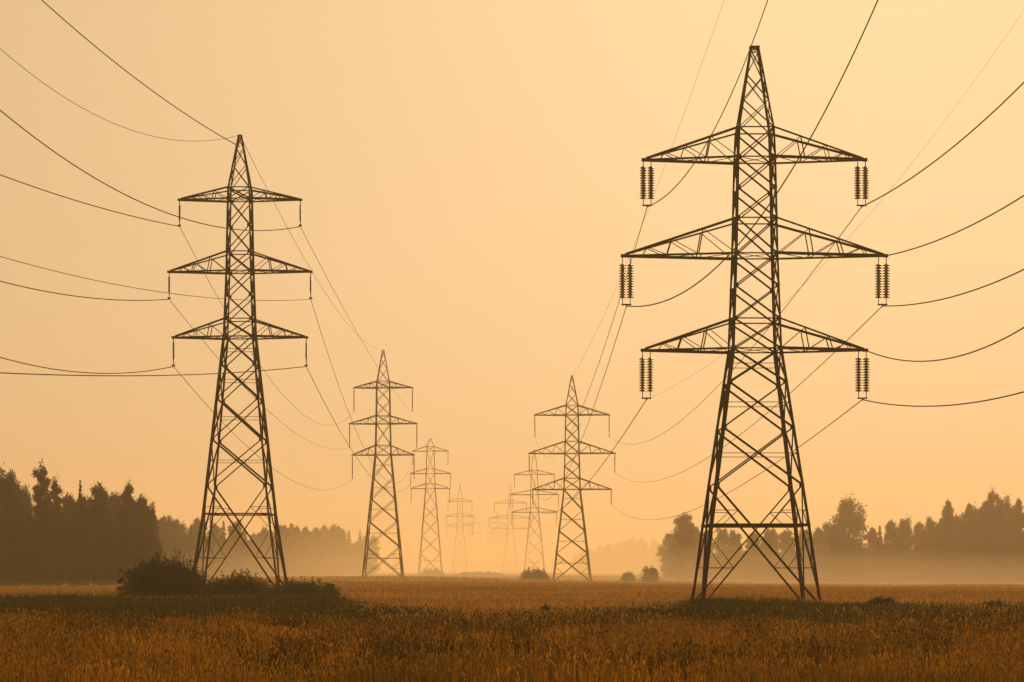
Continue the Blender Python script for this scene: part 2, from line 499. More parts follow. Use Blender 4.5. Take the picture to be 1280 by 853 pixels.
PA = make_pylon('largest dark lattice pylon in the right foreground with paired disc insulators', 943, 758, 60, 32.2,
    [(758, 73.3), (657, 59.5), (438, 29.5), (320, 25.5), (200, 23), (163, 21.5), (60, 4.6)],
    [758, 608, 537, 480, 438, 401, 360, 320, 276, 238, 200, 163],
    [(200, 163, 138, 0, 208, 249, 257), (320, 276, 164, 0, 330, 373, 381), (438, 401, 139, 0, 447, 490, 498)],
    (5.3, 4.0, 2.75, 1.3), belt=657, belt_thick=5.0, peak_panels=(163, 128, 96, 64),
    insul=dict(kind='double', gap=9.6, n=13, r=4.4, inset=4))
PB = make_pylon('second largest dark lattice pylon standing behind the bushes on the left', 300, 742, 170, 34.66,
    [(742, 55.2), (643, 40), (422, 17.8), (340, 15), (250, 13.4), (236, 13), (170, 1.6)],
    [742, 608, 551, 500, 457, 422, 400, 370, 340, 316, 283, 250, 236],
    [(250, 236, 75.5, 0, 257, 276, 282), (340, 316, 88.5, 0, 346, 366, 373), (422, 400, 83, 0, 428, 449, 457)],
    (3.8, 3.0, 2.2, 1.0), belt=643, belt_thick=2.6, peak_panels=(236, 208, 186, 172),
    insul=dict(kind='single', n=12, r=1.5, rod=.4))
PC = make_pylon('mid distance grey pylon right of the left foreground pylon', 479, 722, 438, 46.0,
    [(722, 24.5), (569, 9.6), (530, 8.6), (485, 8), (478, 7.6), (438, .8)],
    [722, 684, 652, 624, 598, 569, 556, 530, 519, 502, 485, 478],
    [(485, 477, 36.5, 0, 488, 510, 514), (530, 520, 42, 0, 533, 555, 559), (569, 557, 38.5, 0, 572, 594, 598)],
    (2.0, 1.6, 1.05, .5), belt=698, peak_panels=(478, 462, 449, 440),
    insul=dict(kind='single', n=12, r=.75, rod=.6))
PD = make_pylon('mid distance grey pylon left of the right foreground pylon', 715, 728, 470, 46.0,
    [(728, 24), (612, 10.2), (567, 9.0), (519, 8.0), (507, 7.6), (470, .8)],
    [728, 692, 664, 638, 612, 599, 583, 567, 552, 535, 519, 507],
    [(519, 507, 46.5, 0, 522, 540, 545), (567, 552, 53.5, 0, 570, 585, 590), (612, 598, 49, 0, 615, 625, 630)],
    (2.0, 1.7, 1.05, .5), belt=704, peak_panels=(507, 493, 481, 472),
    insul=dict(kind='single', n=12, r=.75, rod=.6))
def far_pylon(label, px, base, top, H, half, rows, thick, group='pylons crossing the field'):
    hgt = base - top
    y = lambda f: base - f * hgt
    arms = [(y(f), y(f + .035), hh, 0, y(f) + 1, y(f) + .085 * hgt, y(f) + .1 * hgt) for f, hh in zip(rows, half)]
    return make_pylon(label, px, base, top, H,
        [(base, .085 * hgt), (y(rows[2]), .034 * hgt), (y(rows[0]), .026 * hgt), (y(rows[0] + .035), .025 * hgt), (top, .003 * hgt)],
        [base, y(.15), y(.28), y(.4), y(.5), y(rows[2]), y(rows[1]), y(rows[0]), y(rows[0] + .035)],
        arms, thick, belt=y(.1), peak_panels=(y(rows[0] + .035), top), minor=False, plan=False, depth_faces=False,
        insul=dict(kind='single', n=6, r=.55, rod=.7), group=group)
PE = far_pylon('faint hazy pylon right of the mid distance pylon on the left side', 538, 718, 548, 64.0, (22, 25, 24), (.905, .74, .63), (1.3, 1.25, .6, .4))
PF = far_pylon('faint hazy pylon half hidden behind the mid distance pylon on the right side', 668, 719, 562, 64.0, (25, 30, 28), (.8, .64, .5), (1.3, 1.25, .6, .4))
PG = far_pylon('very faint pylon fading into haze right of the third pylon on the left', 575, 716, 606, 72.0, (15, 17, 16), (.81, .64, .53), (.8, .8, .36, .3))
PH = far_pylon('very faint pylon fading into haze left of the third pylon on the right', 638, 716, 606, 72.0, (20, 26, 23), (.79, .62, .5), (.8, .8, .36, .3))
PI = far_pylon('last barely visible pylon of the left row, nearest the vanishing point', 588, 715, 640, 76.0, (11, 13, 12), (.8, .64, .52), (.62, .62, .28, .25))
PJ = far_pylon('last barely visible pylon of the right row, nearest the vanishing point', 622, 715, 640, 76.0, (11, 13, 12), (.8, .64, .52), (.62, .62, .28, .25))

# ------------------------------------------------------------------ overhead lines
def wire_curve(pts, rad, label, name='power_line'):
    m = MB(); m.tube(pts, rad, 6)
    return tag(m.build(name, WIRE, None, True), label, 'power line', 'overhead lines strung on the pylons')

def plane_hit(P0, d, px, py):
    """where the sight line through a picture point meets the upright plane in which the wire hangs"""
    k = (px - CX) / F
    s = (k * P0.y - P0.x) / (d[0] - k * d[1])
    yy = P0.y + d[1] * s
    return s, CH + (HY - py) / F * yy

def front_span(P0, d, pix, label, rad=0.022, ext=1.5, zmax=70):
    """a span that leaves towards the pylon behind the viewer: hangs in an upright plane of direction d"""
    n = math.hypot(*d); d = (d[0] / n, d[1] / n)
    S_, Z_ = zip(*[plane_hit(P0, d, *p) for p in pix])
    S_ = np.array(S_); dz = np.array(Z_) - P0.z
    A = np.stack([S_, S_ ** 2], -1) if len(S_) > 1 else S_[:, None]
    if len(S_) > 1:
        c = np.linalg.lstsq(A, dz, rcond=None)[0]
    else: c = [dz[0] / S_[0], 0]
    smax = max(S_) * ext
    pts = []
    for k in range(49):
        s = smax * k / 48
        z = P0.z + c[0] * s + c[1] * s * s
        if z > zmax: break
        pts.append((P0.x + d[0] * s, P0.y + d[1] * s, z))
    print('WIRE', label[:40], 'coef', [round(float(x), 4) for x in c], 's', [round(float(x), 1) for x in S_], 'end', [round(float(x), 1) for x in pts[-1]])
    return wire_curve(pts, rad, label)

def back_span(P0, P1, pix, label, rad=0.022, sag=None):
    hx, hy = P1.x - P0.x, P1.y - P0.y
    if sag is None:
        num = den = 0
        for p in pix:
            t, z = plane_hit(P0, (hx, hy), *p)
            u = 4 * t * (1 - t)
            if 0 < t < 1:
                num += u * ((P0.z + (P1.z - P0.z) * t) - z); den += u * u
        sag = num / den if den else 3.0
    print('BACK', label[:40], 'sag', round(float(sag), 2))
    pts = []
    for k in range(65):
        t = k / 64
        pts.append((P0.x + hx * t, P0.y + hy * t, P0.z + (P1.z - P0.z) * t - 4 * sag * t * (1 - t)))
    return wire_curve(pts, rad, label)

r1, r2 = 0.034, 0.028
# right foreground pylon, towards the viewer
front_span(PA[(0, 1)], (18, -110), [(1160, 208), (1220, 160), (1280, 103)], 'dark wire curving up to the right edge from the top right paired insulator', r1)
front_span(PA[(1, 1)], (18, -110), [(1160, 378), (1220, 362), (1280, 337)], 'dark wire running to the right edge from the middle right paired insulator', r1)
front_span(PA[(2, 1)], (18, -110), [(1150, 508), (1220, 503), (1280, 490)], 'lowest dark wire sagging to the right edge from the bottom right paired insulator', r1)
front_span(PA[('tip', 1, 1)], (18, -110), [(1160, 306), (1220, 278), (1280, 245)], 'dark wire rising to the right edge from the tip of the middle right arm', r1)
front_span(PA[('tip', 2, 1)], (18, -110), [(1100, 455), (1160, 450), (1220, 435), (1280, 412)], 'dark wire dipping then rising to the right edge from the lowest right arm tip', r1)
front_span(PA[(0, -1)], (1, -2.2), [(835, 248), (865, 205), (930, 80), (960, 0)], 'wire climbing steeply behind the peak of the right foreground pylon to the top edge', r2, 1.35)
front_span(PA[(1, -1)], (1, -2.2), [(830, 388), (905, 335), (970, 225), (1100, 0)], 'dark wire climbing right from the middle left paired insulator to the top edge', r1, 1.3)
front_span(PA[(2, -1)], (1, -2.2), [(850, 488), (905, 450), (1000, 350), (1280, 15)], 'pale wire rising right from the lowest left paired insulator toward the top right corner', 0.005, 1.2)
# right foreground pylon to the mid distance pylon behind it
back_span(PA[(0, 1)], PD[(0, 1)], [(1040, 310), (982, 397), (890, 495), (785, 550)], 'wire from the top right paired insulator down behind the pylon to the mid distance pylon', 0.026)
back_span(PA[(1, 1)], PD[(1, 1)], [(1068, 428), (1000, 497), (880, 570)], 'wire from the middle right paired insulator down behind the pylon to the mid distance pylon', 0.026)
back_span(PA[(2, 1)], PD[(2, 1)], [(1050, 523), (1005, 555), (860, 640)], 'wire from the lowest right paired insulator down behind the pylon to the mid distance pylon', 0.026)
back_span(PA[(0, -1)], PD[(0, -1)], [(785, 320), (762, 400), (740, 490)], 'wire from the top left paired insulator down to the mid distance pylon', 0.021)
back_span(PA[(1, -1)], PD[(1, -1)], [(775, 410), (752, 480)], 'wire from the middle left paired insulator down to the mid distance pylon', 0.021)
back_span(PA[(2, -1)], PD[(2, -1)], [(790, 520), (770, 560)], 'wire from the lowest left paired insulator down to the mid distance pylon', 0.026)
front_span(PD['top'] + Vector((0, 0, -.3)), (1, -22), [(735, 478), (775, 340), (827, 183), (895, 40), (910, 0)], 'faint wire from the peak of the mid distance right pylon up to the top edge', 0.018, 1.2, 85)
# left foreground pylon, towards the viewer
dl = (-36, -110)
front_span(PB['top'], dl, [(240, 176), (180, 170), (90, 125), (0, 62)], 'faint wire dipping from the peak of the left foreground pylon to the left edge', 0.018)
front_span(PB['top'] + Vector((0, 0, -.9)), dl, [(240, 148), (150, 83), (52, 0)], 'dark wire running straight up left from the left pylon peak to the top edge', r1, 1.3)
front_span(PB[(0, -1)], dl, [(150, 265), (80, 248), (0, 218)], 'dark wire to the left edge from the top left insulator of the left foreground pylon', r1)
front_span(PB[(0, 1)], dl, [(322, 295), (275, 285), (222, 270), (100, 205), (0, 142)], 'dark wire passing behind the left foreground pylon from its top right insulator', r1)
front_span(PB[(1, -1)], dl, [(120, 374), (60, 364), (0, 352)], 'lower of two wires leaving the middle left insulator of the left pylon', r1)
front_span(PB[(1, 1)], dl, [(300, 378), (205, 364), (100, 345), (0, 322)], 'faint wire crossing behind the left pylon from its middle right insulator', 0.02)
front_span(PB[(2, -1)], dl, [(120, 467), (60, 460), (0, 447)], 'wire to the left edge from the lowest left insulator of the left foreground pylon', r1)
front_span(PB[(2, 1)], dl, [(300, 466), (176, 469), (82, 470), (0, 466)], 'nearly level wire passing behind the left pylon from its lowest right insulator', r1)
# left foreground pylon to the mid distance pylon behind it
back_span(PB['top'], PC['top'], [(330, 235), (378, 320), (440, 410)], 'faint earth wire from the left pylon peak down to the next pylon peak', 0.02)
back_span(PB[(0, -1)], PC[(0, -1)], [(250, 330), (265, 360)], 'faint wire from the top left insulator down behind the left foreground pylon', 0.022)
back_span(PB[(1, -1)], PC[(1, -1)], [(240, 415), (275, 455), (345, 520)], 'wire from the middle left insulator down behind the left foreground pylon', 0.022)
back_span(PB[(2, -1)], PC[(2, -1)], [(240, 492), (265, 517), (370, 602)], 'wire from the lowest left insulator sagging behind the left pylon to the next', 0.024)
back_span(PB[(0, 1)], PC[(0, 1)], [(400, 340), (440, 402)], 'wire from the top right insulator of the left pylon down to the next pylon', 0.021)
back_span(PB[(1, 1)], PC[(1, 1)], [(400, 420), (420, 470)], 'wire from the middle right insulator of the left pylon down to the next pylon', 0.021)
back_span(PB[(2, 1)], PC[(2, 1)], [(400, 495), (435, 555)], 'wire from the lowest right insulator of the left pylon down to the next pylon', 0.026)

# ------------------------------------------------------------------ foliage
def leaf_cloud(P, size, flat=0.0, aspect=0.6):
    """one small bent leaf (two triangles) at every point of P"""
    n = len(P)
    d = rng.normal(size=(n, 3)); d /= np.linalg.norm(d, axis=1)[:, None]
    e = rng.normal(size=(n, 3)); e -= (e * d).sum(1)[:, None] * d; e /= np.linalg.norm(e, axis=1)[:, None]
    s = (size * rng.uniform(.6, 1.4, n))[:, None]
    a = P - d * s * .5; b = P + d * s * .5
    l = P + e * s * aspect * .5; r = P - e * s * aspect * .5
    V = np.stack([a, l, b, r], 1).reshape(-1, 3)
    q = np.arange(n)[:, None] * 4 + np.array([0, 1, 2, 3])
    return V, q

def ball(n, c, r, fill=0.55):
    d = rng.normal(size=(n, 3)); d /= np.linalg.norm(d, axis=1)[:, None]
    rr = rng.uniform(fill, 1.05, n)[:, None]
    return np.array(c) + d * rr * np.array(r)

def tree_proto(kind, H, W):
    """trunk with limbs and a crown of leaf clumps; built at the origin, returned as (root, trunk, crown)"""
    name = {'pine': 'pine_tree', 'spruce': 'spruce_tree', 'broad': 'broadleaf_tree', 'birch': 'broadleaf_tree'}[kind]
    root = empty(name, (0, 0, -500))
    t = MB(); pts = []
    lean = random.uniform(-.02, .02)
    def axis(f): return Vector((lean * H * f + .1 * math.sin(f * 5), .08 * math.sin(f * 4 + 1), f * H))
    r0 = H * 0.018
    t.tube([axis(f) - Vector((0, 0, .6 if f == 0 else 0)) for f in np.linspace(0, .96, 9)], [r0 * (1 - .93 * f) + .01 for f in np.linspace(0, .96, 9)], 8)
    clumps = []
    if kind == 'pine':
        for i in range(58):
            f = .12 + .88 * (i + random.random()) / 58
            L = W * .5 * (1.0 - .62 * max(0, (f - .4) / .6) ** 1.4) * random.uniform(.35, 1.15)
            a = random.uniform(0, 6.28)
            b = axis(f * .96); e = b + Vector((math.cos(a) * L, math.sin(a) * L, L * random.uniform(.05, .35)))
            t.tube([b, b.lerp(e, .5) + Vector((0, 0, .1)), e], [r0 * .25, r0 * .16, .02], 5)
            clumps.append((e, random.uniform(.55, 1.0) * W * .14, .62, 1))
            if random.random() < .85: clumps.append((b.lerp(e, .5), random.uniform(.6, .9) * W * .14, .7, 1))
        clumps.append((axis(.99), W * .13, 1.2, 1))
        M = CONIF; ls = .30
    elif kind == 'spruce':
        n = 46
        for i in range(n):
            f = .05 + .94 * (i + random.uniform(-.4, .4)) / n
            Lm = W * .56 * (1 - f) ** .95 + .06
            for k in range(max(4, int(9 * (1 - f) + 3))):
                a = random.uniform(0, 6.28); L = Lm * random.uniform(.65, 1.15)
                b = axis(f); e = b + Vector((math.cos(a) * L, math.sin(a) * L, -L * random.uniform(.12, .4)))
                if k < 3: t.tube([b, e], [r0 * .15, .015], 4)
                for g in (.3, .62, .95): clumps.append((b.lerp(e, g), (.10 + .36 * (1 - f)) * random.uniform(.7, 1.3), .6, .2))
        M = CONIF; ls = .26
    else:
        nb = 70 if kind == 'broad' else 64
        for i in range(nb):
            f = .07 + .92 * (i + random.random()) / nb
            env = min(1.0, .45 + 1.6 * f) * (1 - max(0, (f - .45) / .57) ** 2.2) ** .6 if kind == 'broad' else min(1.0, .55 + f) * (1 - max(0, (f - .3) / .72) ** 1.7) ** .75
            L = W * .46 * env * random.uniform(.25, 1.0) ** .6
            a = random.uniform(0, 6.28)
            b = axis(max(.05, f - .15)); e = Vector((math.cos(a) * L, math.sin(a) * L, f * H * .985)) + Vector((axis(f).x, axis(f).y, 0))
            if i % 2: t.tube([b, b.lerp(e, .5) + Vector((0, 0, .1 * L)), e], [r0 * .25, r0 * .15, .02], 5)
            clumps.append((e, random.uniform(.6, 1.15) * W * .115, random.uniform(.75, 1.1), 1))
            if random.random() < .8: clumps.append((b.lerp(e, .55), random.uniform(.7, 1.1) * W * .12, .9, 1))
        M = BROAD; ls = .30
    for c, r, fz, wgt in clumps:
        n = int((150 if kind != 'spruce' else 40) * max(.4, wgt if kind == 'spruce' else 1) * (1 if kind == 'spruce' else (r / 1.0) ** 1.2 + .25))
        pts.append(np.array(c) + rng.normal(0, .52, (n, 3)) * np.array([r, r, r * fz]))
    P = np.concatenate(pts)
    P[:, 2] = np.maximum(P[:, 2], .4)
    V, q = leaf_cloud(P, ls * H / 15 + .08)
    trunk = t.build('trunk', BARK, root)
    crown = np_mesh('crown', V, q, M, root)
    return root

PROTO = {('pine', 0): tree_proto('pine', 15, 7.0), ('pine', 1): tree_proto('pine', 15, 6.0),
         ('spruce', 0): tree_proto('spruce', 15, 5.0), ('spruce', 1): tree_proto('spruce', 15, 4.0),
         ('broad', 0): tree_proto('broad', 15, 9.0), ('broad', 1): tree_proto('broad', 15, 8.0), ('birch', 0): tree_proto('birch', 15, 6.0)}
used = set()
def place_tree(kind, px, topy, d, label, group, wid=None, var=None, cat='tree'):
    """px, topy: where its tip stands as seen from the camera; d: how far off it grows"""
    d *= {'wood on the right': 1.14, 'the left pylon': 1.10, 'the left edge': 1.08}.get(next((k for k in ('wood on the right', 'the left pylon', 'the left edge') if group.endswith(k)), ''), 1.0)
    x = at(px, d); zg = gz(x, d)
    H = zpix(topy, d) - zg
    keys = [k for k in PROTO if k[0] == kind]
    k = keys[(var if var is not None else random.randrange(9)) % len(keys)]
    r = PROTO[k]
    if k in used: r = copy_tree(r)
    else: used.add(k)
    base_w = {'pine': 7, 'spruce': 4.6, 'broad': 9, 'birch': 6}[kind]
    sx = H / 15 if wid is None else wid / F * d / base_w
    sx *= random.uniform(.92, 1.1)
    r.location = (x, d, zg); r.rotation_euler = (0, 0, random.uniform(0, 6.28)); r.scale = (sx, sx, H / 15.0)
    tag(r, label, cat, group)
    return r

g1 = 'trees of the dark wood at the left edge'
l1 = 'dark tree massed in the wood at the left edge of the field'
place_tree('broad', 8, 591, 275, 'broad rounded dark tree at the far left edge of the wood', g1, 46, 0)
place_tree('pine', 51, 587, 272, 'tallest ragged pine rising above the left wood with sky gaps', g1, 30, 0)
place_tree('pine', 69, 602, 278, 'shorter pine close beside the tallest ragged pine of the left wood', g1, 26, 1)
place_tree('spruce', 100, 598, 280, 'slim spruce tip standing up from the middle of the left wood', g1, 20, 0)
place_tree('broad', 123, 607, 284, 'wide rounded tree right of the slim spruce in the left wood', g1, 46, 1)
place_tree('pine', 161, 609, 290, 'ragged upright pine near the right end of the left wood', g1, 34, 0)
place_tree('broad', 177, 621, 294, 'leafy tree second from the right end of the left wood', g1, 32, 1)
place_tree('broad', 186, 632, 300, 'rounded tree closing the right end of the left wood', g1, 30, 0)
for px, ty, k in [(-14, 606, 'broad'), (30, 612, 'broad'), (83, 620, 'broad'), (60, 622, 'birch'), (143, 618, 'broad'), (100, 622, 'broad'), (168, 630, 'broad'), (8, 625, 'birch'),
                  (-40, 600, 'pine'), (-62, 596, 'broad'), (-85, 604, 'spruce'), (-110, 600, 'broad'), (-135, 596, 'pine'), *[(-158 - 24 * i, 598 + 8 * (i % 3), ('broad', 'pine', 'birch')[i % 3]) for i in range(9)], (40, 630, 'spruce'), (118, 628, 'birch'), (-25, 622, 'broad'),
                  (20, 640, 'broad'), (70, 645, 'broad'), (95, 648, 'broad'), (135, 650, 'broad'), (160, 652, 'broad'), (180, 655, 'broad'), (48, 650, 'broad'), (0, 652, 'broad')]:
    place_tree(k, px + random.uniform(-3, 3), ty, random.uniform(283, 325) if ty < 640 else random.uniform(268, 280), l1, g1, random.uniform(34, 48) if k != 'spruce' else 24)

g2 = 'trees of the misty wood behind the left pylon'
l2 = 'pale misty tree in the wood behind the left foreground pylon'
for i in range(34):
    px = 190 + i * 8.3 + random.uniform(-3, 3)
    t = (px - 190) / 280
    ty = 648 + 16 * t + random.choice([0, 0, 3, 6, -3]) + (8 if 300 < px < 345 else 0)
    k = random.choice(['broad', 'birch', 'broad', 'birch', 'pine', 'spruce'])
    place_tree(k, px, ty, 470 + 560 * t + random.uniform(-20, 20), l2, g2, random.uniform(20, 28) if k != 'spruce' else 18)
for i in range(16):
    px = 196 + i * 16.5
    t = (px - 190) / 280
    place_tree('broad', px, 672 + 8 * t, 455 + 550 * t, l2, g2, 30)

g3 = 'trees of the hazy wood on the right'
l3 = 'hazy tree in the wood along the right side of the field'
place_tree('broad', 1063, 626, 585, 'large round crowned broadleaf tree standing above the right wood', g3, 58, 0)
place_tree('broad', 855, 643, 600, 'tall rounded tree at the left end of the right wood, left of the pylon legs', g3, 42, 1)
place_tree('birch', 1185, 626, 560, 'narrow egg shaped treetop standing clear of the right wood, nearest the round crowned tree', g3, 26, 0)
place_tree('birch', 1212, 630, 556, 'narrow pointed tree second in line on the skyline of the right wood', g3, 24, 1)
place_tree('pine', 1241, 618, 550, 'highest ragged treetop of the right wood near the right edge', g3, 30, 0)
place_tree('birch', 1274, 624, 545, 'narrow treetop at the right edge of the photo in the right wood', g3, 26, 0)
for px, ty, k in [(842, 668, 'broad'), (866, 660, 'broad'), (882, 664, 'birch'), (900, 662, 'broad'), (920, 664, 'broad'), (942, 666, 'birch'), (962, 662, 'broad'), (985, 664, 'broad'), (1005, 663, 'broad'), (1024, 660, 'birch'),
                  (1037, 655, 'broad'), (1092, 660, 'birch'), (1100, 656, 'spruce'), (1113, 652, 'broad'), (1133, 650, 'broad'), (1152, 654, 'broad'), (1166, 648, 'broad'), (1176, 648, 'birch'), (1200, 645, 'broad'),
                  (1222, 636, 'broad'), (1232, 628, 'birch'), (1252, 624, 'broad'), (1262, 634, 'broad'), (1290, 628, 'broad'), (1308, 622, 'pine'), (1325, 630, 'broad'), (1342, 624, 'spruce'), (1360, 630, 'broad'), (1380, 626, 'pine'), *[(1398 + 21 * i, 622 + 9 * (i % 3), ('broad', 'birch', 'pine', 'broad')[i % 4]) for i in range(14)],
                  (848, 690, 'broad'), (875, 690, 'broad'), (905, 690, 'broad'), (935, 690, 'broad'), (965, 690, 'broad'), (995, 690, 'broad'), (1020, 690, 'broad'), (1050, 684, 'broad'), (1078, 684, 'broad'), (1105, 680, 'broad'),
                  (1130, 680, 'broad'), (1155, 680, 'broad'), (1180, 676, 'broad'), *[(842 + 13 * i, 700 - 6 * (i % 3), 'broad') for i in range(36)], (1205, 674, 'broad'), (1230, 670, 'broad'), (1252, 668, 'broad'), (1275, 668, 'broad'), (1297, 668, 'broad')]:
    t = (px - 840) / 440
    front = ty >= 668 and px != 842
    place_tree(k, px + random.uniform(-2, 2), ty, 640 - 90 * t + (random.uniform(-18, -8) if front else random.uniform(0, 25)), l3, g3, (random.uniform(28, 36) if k != 'spruce' else 20) if not front else 38)

g4 = 'trees of the far pale wood between the right pylons'
l4 = 'very pale tree in the far wood between the right hand pylons'
for i in range(22):
    px = 722 + i * 5.8 + random.uniform(-2, 2)
    ty = 682 - 9 * math.exp(-((px - 798) / 28) ** 2) + random.uniform(-3, 3) + (8 if px < 745 else 0)
    k = random.choice(['broad', 'birch', 'broad', 'birch', 'spruce'])
    place_tree(k, px, ty, 1800 + random.uniform(-60, 60), l4, g4, random.uniform(13, 19) if k != 'spruce' else 12)
    if i % 2: place_tree('broad', px, 694, 1720, l4, g4, 18)

# the far-off wood that closes the horizon reads as one mass
far_pts = []
for i in range(480):
    x = rng.uniform(-800, 800); y = 2950 + rng.uniform(-60, 60); H = rng.uniform(14, 24)
    z = gz(x, y)
    for k in range(5):
        far_pts.append(ball(16, (x + rng.normal() * 2.0, y + rng.normal() * 2, z + H * (.2 + .16 * k)), (3.2 - .4 * k, 3.2 - .4 * k, 2.6), .2))
V, q = leaf_cloud(np.concatenate(far_pts), 2.2)
far = np_mesh('distant_woods', V, q, BROAD)
tag(far, 'palest band of distant woods along the horizon', 'woods', None, 'stuff')

# ------------------------------------------------------------------ bushes
def bush_proto(name, W, H, D, n, leaf, M, lobes=14, spikes=0, stray=0):
    root = empty(name, (0, 0, -500))
    st = MB(); pts = []
    for i in range(lobes):
        a = random.uniform(0, 6.28); q = math.sqrt(random.random()) * .72
        x, y = math.cos(a) * q * W / 2, math.sin(a) * q * D / 2
        top = H * (1 - .38 * q ** 3) * random.uniform(.8, 1.0)
        if i % 5 > 2: q = random.uniform(.7, .95); x, y = math.cos(a) * q * W / 2, math.sin(a) * q * D / 2; top = H * random.uniform(.4, .75)
        r = random.uniform(.24, .36) * min(W, 2 * H) * .62
        zc = max(top - r, r * .6)
        st.tube([(x * .25, y * .25, -.1), (x * .7, y * .7, zc * .5), (x, y, zc)], [.035, .025, .01], 5)
        pts.append(ball(int(n / lobes * .6), (x, y, zc), (r, r, r), .3))
        pts.append(np.stack([x + rng.normal(0, r * .8, int(n / lobes * .4)), y + rng.normal(0, r * .8, int(n / lobes * .4)), rng.uniform(0, zc, int(n / lobes * .4))], -1))
    for i in range(spikes):           # upright shoots that break the outline
        a = random.uniform(0, 6.28); q = math.sqrt(random.random()) * .95
        x, y = math.cos(a) * q * W / 2, math.sin(a) * q * D / 2
        h = H * (1 - .4 * q ** 2) * random.uniform(.85, 1.22)
        ex, ey = x + random.uniform(-.15, .25) * H * .5, y + random.uniform(-.15, .15)
        st.tube([(x * .8, y * .8, 0), (x, y, h * .6), (ex, ey, h)], [.014, .01, .004], 4)
        f = rng.uniform(.45, 1.0, 26)
        pts.append(np.stack([x + (ex - x) * f + rng.normal(0, .05 + .06 * (1 - f)), y + (ey - y) * f + rng.normal(0, .05, 26), h * (.6 + .4 * (f - .45) / .55)], -1))
    for i in range(stray):            # a loose twiggy side
        sx = -1
        x0 = sx * W * random.uniform(.42, .62); z0 = random.uniform(.1, .7) * H
        st.tube([(sx * W * .3, 0, z0 * .5), (x0, random.uniform(-.3, .3), z0)], [.014, .005], 4)
        pts.append(ball(40, (x0, 0, z0), (.22, .3, .16), 0))
    P = np.concatenate(pts); P[:, 2] = np.maximum(P[:, 2], .02)
    V, q = leaf_cloud(P, leaf)
    st.build('stems', BARK, root)
    np_mesh('foliage', V, q, M, root)
    return root

def place(root, px, d, label, cat, group=None, rz=None, s=(1, 1, 1)):
    x = at(px, d)
    root.location = (x, d, gz(x, d) - .03); root.scale = s
    if rz is not None: root.rotation_euler = (0, 0, rz)
    return tag(root, label, cat, group)

gb = 'bushes scattered over the field'
b1 = bush_proto('bush', 4.7, 2.45, 3.4, 46000, .105, BUSH, 34, 150, 18)
place(b1, 208, 126, 'largest dark dense bush at the left foot of the left foreground pylon', 'bush', gb, s=(1, 1, 1.1))
b2 = bush_proto('bush', 4.4, 1.8, 2.6, 20000, .12, BUSH2, 20, 50)
place(b2, 298, 128, 'lower rounded olive bush between the legs of the left foreground pylon', 'bush', gb, s=(.98, 1, 1.0))
b3 = bush_proto('bush', 4.4, 1.35, 2.4, 15000, .11, BUSH2, 20, 90)
place(b3, 376, 127, 'straggly low bush with upright shoots at the right foot of the left pylon', 'bush', gb, s=(1.05, 1, 1.0))
b4 = bush_proto('bush', 1.2, .92, 1.0, 3500, .07, BUSH, 10, 14)
place(b4, 1101, 96, 'small dark round bush alone in the grass right of the right foreground pylon', 'bush', gb, s=(1.05, 1, .74))
b5 = bush_proto('bush', 5.2, 2.9, 4.5, 6000, .26, BUSH2, 18, 12)
place(b5, 668, 425, 'round grey bush left of the foot of the mid distance right pylon', 'bush', gb)
b6 = bush_proto('bush', 3.9, 4.0, 3.4, 5000, .28, BUSH2, 14, 6)
place(b6, 812, 445, 'taller hazy bush, right one of the pair in front of the right wood', 'bush', gb, s=(1, 1, .95))
b7 = copy_tree(b6); place(b7, 785, 455, 'smaller hazy bush, left one of the pair in front of the right wood', 'bush', gb, 2.0, (.62, .7, .62))
b8 = copy_tree(b5); place(b8, 541, 900, 'low hazy bush at the foot of the faint third pylon on the left', 'bush', gb, 1.0, (2.4, 1.4, 1.2))
b9 = copy_tree(b4); place(b9, 1243, 93, 'low dark tuft of leaves in the grass near the right edge', 'bush', gb, 1.7, (1.05, 1.0, .66))
b10 = copy_tree(b4); place(b10, 681, 86, 'tiny dark tuft of leaves in the grass near the middle of the field', 'bush', gb, .7, (.42, .45, .55))
b11 = copy_tree(b5); place(b11, 600, 900, 'long low pale bush under the vanishing point of the pylon rows', 'bush', gb, 2.6, (4.0, 1.4, .7))

